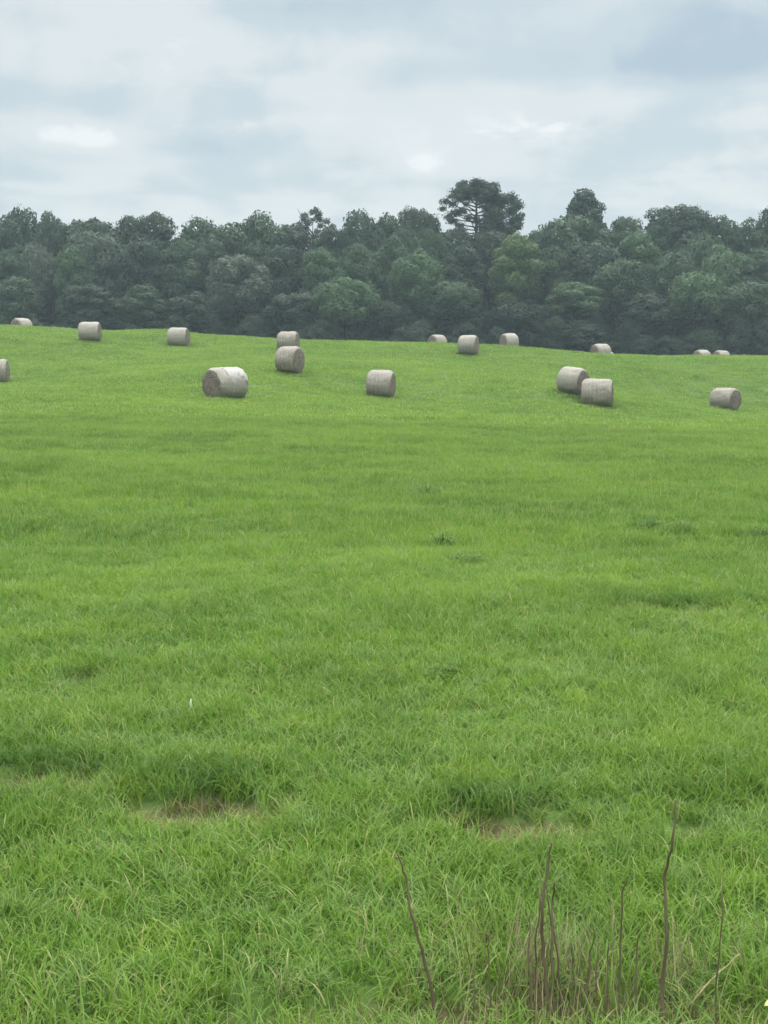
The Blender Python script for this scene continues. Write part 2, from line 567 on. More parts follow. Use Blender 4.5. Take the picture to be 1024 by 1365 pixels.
def scatter(name, protos, P, scl, rotz, tiltx, dry=None, seed=1, lush_shade_v=None):
    """one object whose points carry instances of the prototype meshes"""
    r = np.random.default_rng(seed)
    cl = bpy.data.collections.new(name + '_source')
    for i, m in enumerate(protos):
        ob = bpy.data.objects.new(name + '_source', m)
        cl.objects.link(ob)
    me = bpy.data.meshes.new(name)
    n = len(P)
    me.vertices.add(n)
    me.vertices.foreach_set('co', np.asarray(P, dtype=np.float32).ravel())

    def fa(k, typ, arr, key):
        a_ = me.attributes.new(k, typ, 'POINT')
        a_.data.foreach_set(key, np.ascontiguousarray(arr).ravel())
    fa('scl', 'FLOAT_VECTOR', np.asarray(scl, dtype=np.float32), 'vector')
    fa('rot', 'FLOAT_VECTOR', np.stack([tiltx, r.normal(0, 1, n)*min(np.std(tiltx), 0.15), rotz], 1).astype(np.float32), 'vector')
    fa('pick', 'INT', r.integers(0, len(protos), n).astype(np.int32), 'value')
    fa('dry', 'FLOAT', (np.zeros(n) if dry is None else dry).astype(np.float32), 'value')
    fa('lush', 'FLOAT', (np.zeros(n) if lush_shade_v is None else lush_shade_v).astype(np.float32), 'value')
    ob = link(name, me)
    ng = bpy.data.node_groups.new(name, 'GeometryNodeTree')
    ng.interface.new_socket('Geometry', in_out='INPUT', socket_type='NodeSocketGeometry')
    ng.interface.new_socket('Geometry', in_out='OUTPUT', socket_type='NodeSocketGeometry')
    g = NT(ng)
    gi = g.n('NodeGroupInput'); go = g.n('NodeGroupOutput')
    ci = g.n('GeometryNodeCollectionInfo')
    ci.inputs['Collection'].default_value = cl
    ci.inputs['Separate Children'].default_value = True
    ci.inputs['Reset Children'].default_value = True
    iop = g.n('GeometryNodeInstanceOnPoints')
    iop.inputs['Pick Instance'].default_value = True
    g.link(gi.outputs[0], iop.inputs['Points'])
    g.link(ci.outputs[0], iop.inputs['Instance'])

    def na(k, typ):
        nd = g.n('GeometryNodeInputNamedAttribute', data_type=typ)
        nd.inputs['Name'].default_value = k
        return nd.outputs[0]
    g.link(na('pick', 'INT'), iop.inputs['Instance Index'])
    e2r = g.n('FunctionNodeEulerToRotation')
    g.link(na('rot', 'FLOAT_VECTOR'), e2r.inputs[0])
    g.link(e2r.outputs[0], iop.inputs['Rotation'])
    g.link(na('scl', 'FLOAT_VECTOR'), iop.inputs['Scale'])
    g.link(iop.outputs[0], go.inputs[0])
    md = ob.modifiers.new('scatter', 'NODES')
    md.node_group = ng
    return tag(ob, kind='stuff')


def fan_points(d0, d1, density, seed, extra=1.2, slope=0.36):
    """random points over the part of the field the camera can see, with a margin"""
    r = np.random.default_rng(seed)
    wmax = slope*d1 + extra
    n = int((d1-d0)*2*wmax*density)
    Y = r.uniform(d0, d1, n); X = r.uniform(-wmax, wmax, n)
    k = np.abs(X) < slope*Y + extra
    return X[k], Y[k]


# keep grass only where some line of sight reaches (front of and a little past the crest)
def grow(name, protos, d0, d1, density, seed, label, hs=1.0, cat='grass'):
    X, Y = fan_points(d0, d1, density, seed)
    r = np.random.default_rng(seed+50)
    clump = 0.5 + 0.5*vnoise(X*1.6, Y*1.6, 11)
    clump2 = 0.5 + 0.5*vnoise(X*0.35, Y*0.35, 12)
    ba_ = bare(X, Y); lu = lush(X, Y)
    keep = r.uniform(size=len(X)) > ba_*0.86
    keep &= r.uniform(size=len(X)) < 0.72 + 0.35*clump
    X, Y, clump, clump2, ba_, lu = (v[keep] for v in (X, Y, clump, clump2, ba_, lu))
    Z = ter(X, Y)
    s = hs*(0.45 + 0.60*clump + 0.35*clump2)*r.uniform(0.8, 1.2, len(X))*(1-0.45*ba_)*(1+0.12*lu)
    sxy = 0.8 + 0.4*s
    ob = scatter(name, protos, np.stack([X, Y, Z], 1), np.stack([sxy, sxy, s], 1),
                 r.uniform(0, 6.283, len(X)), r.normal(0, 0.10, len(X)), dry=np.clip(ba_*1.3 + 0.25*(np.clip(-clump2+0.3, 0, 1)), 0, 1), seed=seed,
                 lush_shade_v=np.clip(lu + 0.9*np.clip(vnoise(X*0.9, Y*0.9, 31)-0.45, 0, 1)*(vnoise(X*4, Y*4, 32)+.7), 0, 1))
    tag(ob, label, cat)
    return ob


near_p = [mesh_np('grass_tuft', *((lambda v: (v[0], v[1], gmat, v[2]))(blade_tuft(100+i, 15, 0.075, 0.06, 0.18, 0.0074, 5, 0.55, 1.4)))) for i in range(7)]
mid_p = [mesh_np('grass_tuft', *((lambda v: (v[0], v[1], gmat, v[2]))(blade_tuft(200+i, 26, 0.16, 0.07, 0.18, 0.010, 3, 0.5, 0.8)))) for i in range(6)]
far_p = [mesh_np('grass_tuft', *((lambda v: (v[0], v[1], gmat_far, v[2]))(blade_tuft(300+i, 46, 0.42, 0.06, 0.15, 0.030, 2, 0.5, 0.8)))) for i in range(6)]
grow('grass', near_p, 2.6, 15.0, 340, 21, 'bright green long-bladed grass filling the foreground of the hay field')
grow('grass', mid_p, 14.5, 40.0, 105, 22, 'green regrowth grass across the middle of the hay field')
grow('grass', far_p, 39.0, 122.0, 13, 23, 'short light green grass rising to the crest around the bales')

# ------------------------------------------------------------------ bales
wm, t, o = material('net_wrap')
tcn = t.n('ShaderNodeTexCoord')
ob_ = tcn.outputs['Object']
a = t.noise(t.scalevec(ob_, (7.0, 1.2, 1.2)), 2.0, 5, 0.6)
b = t.noise(ob_, 2.6, 5, 0.68)
f = t.noise(ob_, 14, 4, 0.7)
rnd_o = t.n('ShaderNodeObjectInfo').outputs['Random']
c = t.mix(t.ramp(a, 0.3, 0.7), (0.19, 0.172, 0.138), (0.34, 0.315, 0.265))
c = t.mix(t.math('MULTIPLY', t.ramp(b, 0.42, 0.62), 0.8), c, (0.22, 0.19, 0.155))
c = t.mix(t.math('MULTIPLY', t.ramp(f, 0.46, 0.66), 0.6), c, (0.085, 0.072, 0.05))
c = t.mix(t.math('MULTIPLY', rnd_o, 0.5), c, (0.33, 0.315, 0.27))
p = principled(t, o, c, 0.75, 0.3)
bmp = t.n('ShaderNodeBump'); bmp.inputs['Strength'].default_value = 0.6; bmp.inputs['Distance'].default_value = 0.04
t.link(t.math('ADD', a, t.math('MULTIPLY', f, 0.5)), bmp.inputs['Height']); t.link(bmp.outputs[0], p.inputs['Normal'])

em, t, o = material('hay_end')
tcn = t.n('ShaderNodeTexCoord')
ob_ = tcn.outputs['Object']
sp_ = t.n('ShaderNodeSeparateXYZ'); t.link(ob_, sp_.inputs[0])
zz = t.math('SUBTRACT', sp_.outputs[2], BD/2)
rad_ = t.math('SQRT', t.math('ADD', t.math('MULTIPLY', sp_.outputs[1], sp_.outputs[1]), t.math('MULTIPLY', zz, zz)))
n_ = t.noise(ob_, 5, 5, 0.65)
ring = t.math('SINE', t.math('ADD', t.math('MULTIPLY', rad_, 60), t.math('MULTIPLY', n_, 14)))
f = t.noise(ob_, 26, 4, 0.7)
c = t.mix(t.ramp(n_, 0.3, 0.7), (0.16, 0.135, 0.105), (0.29, 0.25, 0.205))
c = t.mix(t.math('MULTIPLY', t.ramp(ring, -0.2, 1), 0.3), c, (0.13, 0.10, 0.075))
c = t.mix(t.math('MULTIPLY', t.ramp(f, 0.5, 0.75), 0.6), c, (0.29, 0.25, 0.20))
p = principled(t, o, c, 0.9, 0.15)
bmp = t.n('ShaderNodeBump'); bmp.inputs['Strength'].default_value = 0.8; bmp.inputs['Distance'].default_value = 0.05
t.link(t.math('ADD', ring, t.math('MULTIPLY', f, 2)), bmp.inputs['Height']); t.link(bmp.outputs[0], p.inputs['Normal'])

tm, t, o = material('torn_wrap')
tcn = t.n('ShaderNodeTexCoord')
f = t.noise(tcn.outputs['Object'], 9, 4, 0.6)
principled(t, o, t.mix(f, (0.23, 0.225, 0.20), (0.37, 0.365, 0.34)), 0.6, 0.4)


def bale_surface(th, x, L, seed, Rr):
    """radius of the bale at angle th, position x along its axis"""
    lump = 0.035*vnoise(th*3.0 + seed, x*2.5 + seed*3, seed) + 0.018*vnoise(th*9.0, x*7.0, seed+9)
    edge = np.abs(x)/(L/2)
    rr = Rr*(1 + lump) - 0.10*np.clip((edge-0.80)/0.20, 0, 1)**2 + 0.02*np.cos(edge*1.5)
    return rr


def bale_meshes(seed, L):
    Rr = BD/2 - 0.01
    NT_, NX = 64, 14
    th = np.linspace(0, 2*math.pi, NT_, endpoint=False)
    xs_ = np.concatenate([[-L/2], np.linspace(-L/2+0.03, L/2-0.03, NX-2), [L/2]])
    V = []
    for x in xs_:
        x_ = np.full(NT_, x)
        # wrap the noise so that it closes on itself
        thw = np.abs(((th + math.pi) % (2*math.pi)) - math.pi)
        rr = bale_surface(thw, x_, L, seed, Rr)
        y = rr*np.cos(th); z = rr*np.sin(th)*0.985
        z = np.where(z < -Rr*0.9, -Rr*0.9 + (z + Rr*0.9)*0.35, z)      # flattened where it sits
        V.append(np.stack([x_, y, z + BD/2 - 0.02], 1))
    V = np.concatenate(V)
    Q = []
    for i in range(NX-1):
        for j in range(NT_):
            a_, b_ = i*NT_+j, i*NT_+(j+1) % NT_
            Q.append((a_, b_, b_+NT_, a_+NT_))
    side_ = mesh_np('net_wrap', V, np.array(Q)[:, ::-1], wm, smooth=True)
    ends = []
    for s in (-1, 1):
        ring0 = V[:NT_] if s < 0 else V[-NT_:]
        c0 = ring0.mean(0)
        EV, EQ = [], []
        fr = [1.0, 0.97, 0.85, 0.68, 0.5, 0.32, 0.15]
        for k, f_ in enumerate(fr):
            r_ = c0 + (ring0 - c0)*f_
            bul = 0.0 if k == 0 else 0.035*(1-f_**2) + 0.02
            nn = 0.016*vnoise(r_[:, 1]*7+seed, r_[:, 2]*7, seed+4) if k else 0
            r_ = r_.copy(); r_[:, 0] = ring0[:, 0] + s*(bul + nn)
            EV.append(r_)
        EV = np.concatenate(EV + [np.array([[c0[0]+s*0.055, c0[1], c0[2]]])])
        for k in range(len(fr)-1):
            for j in range(NT_):
                a_, b_ = k*NT_+j, k*NT_+(j+1) % NT_
                EQ.append((a_, b_, b_+NT_, a_+NT_))
        last = len(EV)-1; k = (len(fr)-1)*NT_
        ET = [(k+j, k+(j+1) % NT_, last) for j in range(NT_)]
        EQ = np.array(EQ); ET = np.array(ET)
        if s < 0: EQ, ET = EQ[:, ::-1], ET[:, ::-1]
        ends.append(mesh_np('hay_end', EV, [EQ, ET], em, smooth=True))
    return side_, ends


def torn_patch(L, seed=5):
    """pale loose sheet of wrap lying over the shoulder, with a ragged lower edge"""
    Rr = BD/2 - 0.01
    NX, NS = 40, 22
    V = []
    for i in range(NX):
        x = -L*0.20 + (L*0.68)*i/(NX-1)
        u = i/(NX-1)
        low = 1.25 + 0.30*math.sin(u*7.5+0.4) - 0.45*max(0, 0.25-u)*4 + 0.14*float(vnoise(np.array([u*9.0]), np.array([2.0]), 3)[0]) + 0.1*float(vnoise(np.array([u*25.0]), np.array([4.0]), 3)[0])
        for j in range(NS):
            th = math.pi/2 - 0.25 + (low + 0.25 - 0.0)*j/(NS-1)       # from the top down the near side (towards -Y)
            th_w = abs(((th + math.pi) % (2*math.pi)) - math.pi)
            rr = float(bale_surface(np.array([th_w]), np.array([x]), L, seed, Rr)[0]) + 0.014 + 0.010*math.sin(i*0.9 + j*0.7)
            V.append((x, rr*math.cos(th), rr*math.sin(th)*0.985 + BD/2 - 0.02))
    Q = [(i*NS+j, i*NS+j+1, (i+1)*NS+j+1, (i+1)*NS+j) for i in range(NX-1) for j in range(NS-1)]
    return mesh_np('torn_wrap', V, np.array(Q), tm, smooth=True)


for i, b in enumerate(BALES):
    wpx = b['x1']-b['x0']
    ya = R(abs(b['yaw']))
    total = BD*wpx/b['h']
    L = (total - BD*0.93*math.sin(ya))/math.cos(ya)
    L = min(max(L, 1.15), 1.75)
    p = b['p'].copy()
    p[2] = float(ter(np.array([p[0]]), np.array([p[1]]))[0]) - 0.07
    bearing = math.atan2(p[0], p[1])
    root = empty('hay_bale', p, 0)
    # axis across the line of sight, swung by yaw: + turns the right-hand end towards the camera
    root.rotation_euler = (0, R(b.get('tilt', 0)), -bearing - R(b['yaw']))
    tag(root, b['label'], 'hay bale', 'round hay bales lying in the field')
    sd, ends = bale_meshes(5 if i == 4 else 20+i, L)
    link('net_wrap', sd, root)
    for e in ends:
        link('hay_end', e, root)
    if i == 4:
        tag(link('torn_wrap', torn_patch(L), root), 'torn whitish sheet of net wrap with a ragged edge')

# uncut tufts that the mower and baler left round the feet of the bales
r = np.random.default_rng(61)
fx, fy = [], []
for b in BALES:
    p = b['p']; bearing = math.atan2(p[0], p[1]); th = -bearing - R(b['yaw'])
    k = 90
    u_ = r.uniform(-0.85, 0.85, k); v_ = -(0.36 + np.abs(r.normal(0, 0.16, k)))
    u2 = np.where(r.uniform(size=k) < .5, -1, 1)*(0.72 + np.abs(r.normal(0, .12, k))); v2 = r.uniform(-0.4, 0.4, k)
    u_ = np.concatenate([u_, u2]); v_ = np.concatenate([v_, v2])
    fx.append(p[0] + u_*math.cos(th) - v_*math.sin(th)); fy.append(p[1] + u_*math.sin(th) + v_*math.cos(th))
fx = np.concatenate(fx); fy = np.concatenate(fy); k = len(fx)
s = r.uniform(0.6, 1.25, k)
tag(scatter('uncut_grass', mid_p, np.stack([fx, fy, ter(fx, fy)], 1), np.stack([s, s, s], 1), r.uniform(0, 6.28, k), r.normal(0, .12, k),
            dry=r.uniform(0, .7, k), lush_shade_v=r.uniform(0, .5, k), seed=62), 'ragged longer grass and loose hay round the feet of the bales', 'grass')

# ------------------------------------------------------------------ trees


def leafmat(name, c1, c2, c3):
    m, t, o = material(name)
    geo = t.n('ShaderNodeNewGeometry')
    rn = t.n('ShaderNodeObjectInfo').outputs['Random']
    lf = t.n('ShaderNodeAttribute', attribute_name='rnd').outputs['Fac']
    n_ = t.noise(geo.outputs['Position'], 0.45, 3, 0.6)
    c = t.mix(t.ramp(n_, 0.35, 0.65), c1, c2)
    c = t.mix(t.math('MULTIPLY', t.ramp(lf, 0.4, 1.0), 0.4), c, c3)
    c = t.mix(t.math('MULTIPLY', rn, 0.3), c, c2)
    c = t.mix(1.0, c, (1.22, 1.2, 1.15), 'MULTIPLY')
    p = t.n('ShaderNodeBsdfPrincipled')
    t.link(c, p.inputs['Base Color'])
    p.inputs['Roughness'].default_value = 0.6
    p.inputs['Specular IOR Level'].default_value = 0.25
    tr = t.n('ShaderNodeBsdfTranslucent'); t.link(c, tr.inputs[0])
    mx = t.n('ShaderNodeMixShader'); mx.inputs[0].default_value = 0.2
    t.link(p.outputs[0], mx.inputs[1]); t.link(tr.outputs[0], mx.inputs[2]); t.link(mx.outputs[0], o.inputs[0])
    return m


LM = {
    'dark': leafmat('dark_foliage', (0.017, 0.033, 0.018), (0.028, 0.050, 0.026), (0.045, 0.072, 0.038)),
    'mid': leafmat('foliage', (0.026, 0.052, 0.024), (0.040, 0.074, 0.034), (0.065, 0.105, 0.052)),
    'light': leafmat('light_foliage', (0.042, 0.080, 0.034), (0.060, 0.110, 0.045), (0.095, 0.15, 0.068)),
    'yellow': leafmat('yellow_green_foliage', (0.052, 0.092, 0.030), (0.076, 0.125, 0.038), (0.11, 0.16, 0.06)),
    'grey': leafmat('grey_green_foliage', (0.044, 0.066, 0.044), (0.060, 0.086, 0.056), (0.10, 0.13, 0.088)),
}
bark, t, o = material('bark')
tcn = t.n('ShaderNodeTexCoord')
n_ = t.noise(t.scalevec(tcn.outputs['Object'], (6, 6, 1)), 2, 5, 0.6)
principled(t, o, t.mix(n_, (0.016, 0.016, 0.013), (0.045, 0.043, 0.036)), 0.9, 0.1)


def leaf_cloud(lobes, rng_, per, size, shell=0.78, flat=0.80, nrm=0.4):
    """lobes: (x,y,z,r). Leaf clumps as kites spread over and through each lobe"""
    V, RN = [], []
    for (x, y, z, r) in lobes:
        n = int(per*r*r)
        d = rng_.normal(size=(n, 3)); d /= np.linalg.norm(d, axis=1)[:, None]
        bump = 1 + 0.22*np.sin(d[:, 0]*5+x*3)*np.sin(d[:, 1]*5+y*3+d[:, 2]*4)
        rr = r*(shell + (1.06-shell)*rng_.uniform(size=n))*bump
        stray = rng_.uniform(size=n) < 0.03
        rr = np.where(stray, rr*rng_.uniform(1.0, 1.14, n), rr)
        P = np.stack([x+d[:, 0]*rr, y+d[:, 1]*rr, z+d[:, 2]*rr*flat], 1)
        keep = np.ones(n, bool)
        for (x2, y2, z2, r2) in lobes:
            if (x2, y2, z2) == (x, y, z): continue
            q_ = ((P[:, 0]-x2)**2 + (P[:, 1]-y2)**2 + ((P[:, 2]-z2)/flat)**2) < (r2*0.62)**2
            keep &= ~q_
        P = P[keep]; d = d[keep]
        n = len(P)
        nv = d + nrm*rng_.normal(size=(n, 3)); nv /= np.linalg.norm(nv, axis=1)[:, None]
        tv = rng_.normal(size=(n, 3)); tv -= (tv*nv).sum(1)[:, None]*nv; tv /= np.linalg.norm(tv, axis=1)[:, None]
        bv = np.cross(nv, tv)
        s = (size*rng_.uniform(0.55, 1.3, n))[:, None]
        V.append(np.stack([P - tv*s, P + bv*s*0.55 - tv*s*0.1, P + tv*s, P - bv*s*0.55 + tv*s*0.1], 1).reshape(-1, 3))
        RN.append(np.repeat(rng_.uniform(size=n), 4))
    V = np.concatenate(V); RN = np.concatenate(RN)
    Q = np.arange(len(V)).reshape(-1, 4)
    return V, Q, {'rnd': RN}


def crown(kind, seed):
    """crown in a box: radius 1 (x, y) by 0..2.4 high, times 3.6 m"""
    r = np.random.default_rng(seed)
    lobes = []
    S = 3.6
    wob = r.uniform(0.8, 1.15, 7)
    if kind == 'dome':
        lobes.append((0, 0, 1.0*S, 0.62*S))
        n = 19
        for i in range(n):
            zf = 1 - 1.45*(i+0.5)/n
            a_ = i*2.39996 + r.uniform(-.3, .3)
            q_ = math.sqrt(max(0, 1-zf*zf))
            lr = r.uniform(0.28, 0.50)
            k = 1 - lr*0.85
            lobes.append((k*q_*math.cos(a_)*S, k*q_*math.sin(a_)*S, (1.15 + zf*1.0*k*1.1)*S, lr*S))
    elif kind == 'tall':
        lobes.append((0, 0, 1.3*S, 0.55*S)); lobes.append((0, 0, 0.7*S, 0.5*S))
        n = 21
        for i in range(n):
            f_ = (i+0.3)/n
            wr = math.sqrt(max(0, 1-(1-min(1, f_/0.42))**2)) if f_ < 0.42 else 1.0-0.3*(f_-0.42)
            a_ = i*2.39996 + r.uniform(-.5, .5)
            lr = r.uniform(0.28, 0.48)
            k = max(0.0, wr-lr*0.85)*r.uniform(0.85, 1.1)
            lobes.append((k*math.cos(a_)*S, k*math.sin(a_)*S, (2.4-lr*.8-f_*2.0+r.uniform(-.1, .1))*S, lr*S))
    elif kind == 'pyramid':
        lobes.append((0, 0, 0.8*S, 0.55*S)); lobes.append((0, 0, 1.5*S, 0.42*S))
        n = 28
        for i in range(n):
            f_ = (i+0.3)/n
            wr = 0.36 + 0.68*f_**0.8 if f_ > 0.12 else 0.3+f_
            a_ = i*2.39996 + r.uniform(-.4, .4)
            lr = r.uniform(0.20, 0.30)
            k = max(0.0, wr-lr)
            lobes.append((k*math.cos(a_)*S, k*math.sin(a_)*S, (2.4-lr-f_*2.0)*S, lr*S))
    elif kind == 'airy':
        n = 24
        for i in range(n):
            zf = 1 - 1.7*(i+0.5)/n
            a_ = i*2.39996 + r.uniform(-.5, .5)
            q_ = math.sqrt(max(0, 1-zf*zf))
            lr = r.uniform(0.14, 0.24)
            k = (1 - lr)*r.uniform(0.75, 1.0)
            lobes.append((k*q_*math.cos(a_)*S, k*q_*math.sin(a_)*S, (1.2 + zf*1.1*k)*S, lr*S))
    # no crown is a clean solid of revolution: some sides bulge, some are eaten away
    if kind != 'airy':
        L2 = []
        for (x_, y_, z_, r_) in lobes:
            a_ = math.atan2(y_, x_) % (2*math.pi)
            k_ = wob[int(a_/6.2832*6.99)]
            L2.append((x_*k_, y_*k_, z_ + r.normal(0, 0.06)*S, r_*r.uniform(.85, 1.15)))
        lobes = L2
    if kind == 'airy':
        return leaf_cloud(lobes, r, 300, 0.17, shell=0.45), lobes
    return leaf_cloud(lobes, r, 430, 0.175), lobes


def tube(path, radii, V, Q, sides=7):
    base = len(V)
    path = [Vector(p_) for p_ in path]
    for i, p_ in enumerate(path):
        d = (path[min(i+1, len(path)-1)] - path[max(i-1, 0)]).normalized()
        u_ = d.cross(Vector((0.31, 0.95, 0.07))).normalized(); v_ = d.cross(u_)
        for j in range(sides):
            a_ = 2*math.pi*j/sides
            V.append(tuple(p_ + (u_*math.cos(a_) + v_*math.sin(a_))*radii[i]))
    for i in range(len(path)-1):
        for j in range(sides):
            a_, b_ = base+i*sides+j, base+i*sides+(j+1) % sides
            Q.append((a_, b_, b_+sides, a_+sides))
    V.append(tuple(path[-1])); e = len(V)-1
    k = base+(len(path)-1)*sides
    for j in range(sides):
        Q.append((k+j, k+(j+1) % sides, e, e))


def tube_mesh(name, V, Q, mat, smooth=True):
    Q = np.array(Q)
    tri = Q[Q[:, 2] == Q[:, 3]][:, :3]; quad = Q[Q[:, 2] != Q[:, 3]]
    return mesh_np(name, V, [quad, tri], mat, smooth=smooth)


def trunk_mesh(seed):
    """12 m trunk with limbs that reach into the crown"""
    r = random.Random(seed)
    V, Q = [], []
    path = [(0, 0, -0.4)] + [(r.uniform(-.15, .15)*z/4, r.uniform(-.15, .15)*z/4, z) for z in (1, 3, 5.5, 8, 10.5)]
    tube(path, [0.34, 0.25, 0.21, 0.17, 0.11, 0.04], V, Q, 8)
    for k in range(9):
        z = r.uniform(4.5, 9.5); a_ = r.uniform(0, 6.28); ln = r.uniform(1.2, 2.6)
        c_, s_ = math.cos(a_), math.sin(a_)
        tube([(0, 0, z), (c_*ln*.5, s_*ln*.5, z+ln*.35), (c_*ln, s_*ln, z+ln*.9)], [0.09, 0.06, 0.02], V, Q, 5)
    return tube_mesh('trunk', V, Q, bark)


CR = {}
for kind, n in (('dome', 5), ('tall', 5), ('pyramid', 2), ('airy', 1)):
    CR[kind] = []
    for i in range(n):
        (v, q_, at_), lb = crown(kind, 40 + i*7 + len(kind))
        v[:, :2] /= 3.6*1.02
        v[:, 2] -= v[:, 2].min(); v[:, 2] /= v[:, 2].max()
        CR[kind].append(mesh_np('crown', v*np.array([3.6, 3.6, 8.0]), q_, LM['mid'], at_))
TR = [trunk_mesh(i) for i in range(4)]


def gz(x, y):
    return float(ter(np.array([float(x)]), np.array([float(y)]))[0])


def tree(cx, top, wid, bot, dep, kind, colr, label, vi):
    """cx, top, wid, bot: crown extent as seen in the photo; dep: metres away"""
    p = at(cx, top, dep)
    x, y, zt = p
    zb = at(cx, bot, dep)[2]
    g = gz(x, y)
    root = empty('pine_tree' if kind == 'pine' else 'tree', (x, y, g))
    tag(root, label, 'tree', 'trees along the edge of the wood')
    rad_ = wid/2*dep/F
    hgt = zt - zb
    src = CR[kind][vi % len(CR[kind])]
    me_ = src
    cr = link('crown', me_, root, (0, 0, zb-g))
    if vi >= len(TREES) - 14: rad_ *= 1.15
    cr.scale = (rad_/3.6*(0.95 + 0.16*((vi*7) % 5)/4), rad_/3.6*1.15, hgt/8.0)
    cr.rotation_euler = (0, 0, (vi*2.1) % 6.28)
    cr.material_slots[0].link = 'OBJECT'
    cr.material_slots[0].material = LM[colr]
    tk = link('trunk', TR[vi % 4], root)
    tk.scale = (1, 1, (zb - g + hgt*0.72)/10.9)
    return root


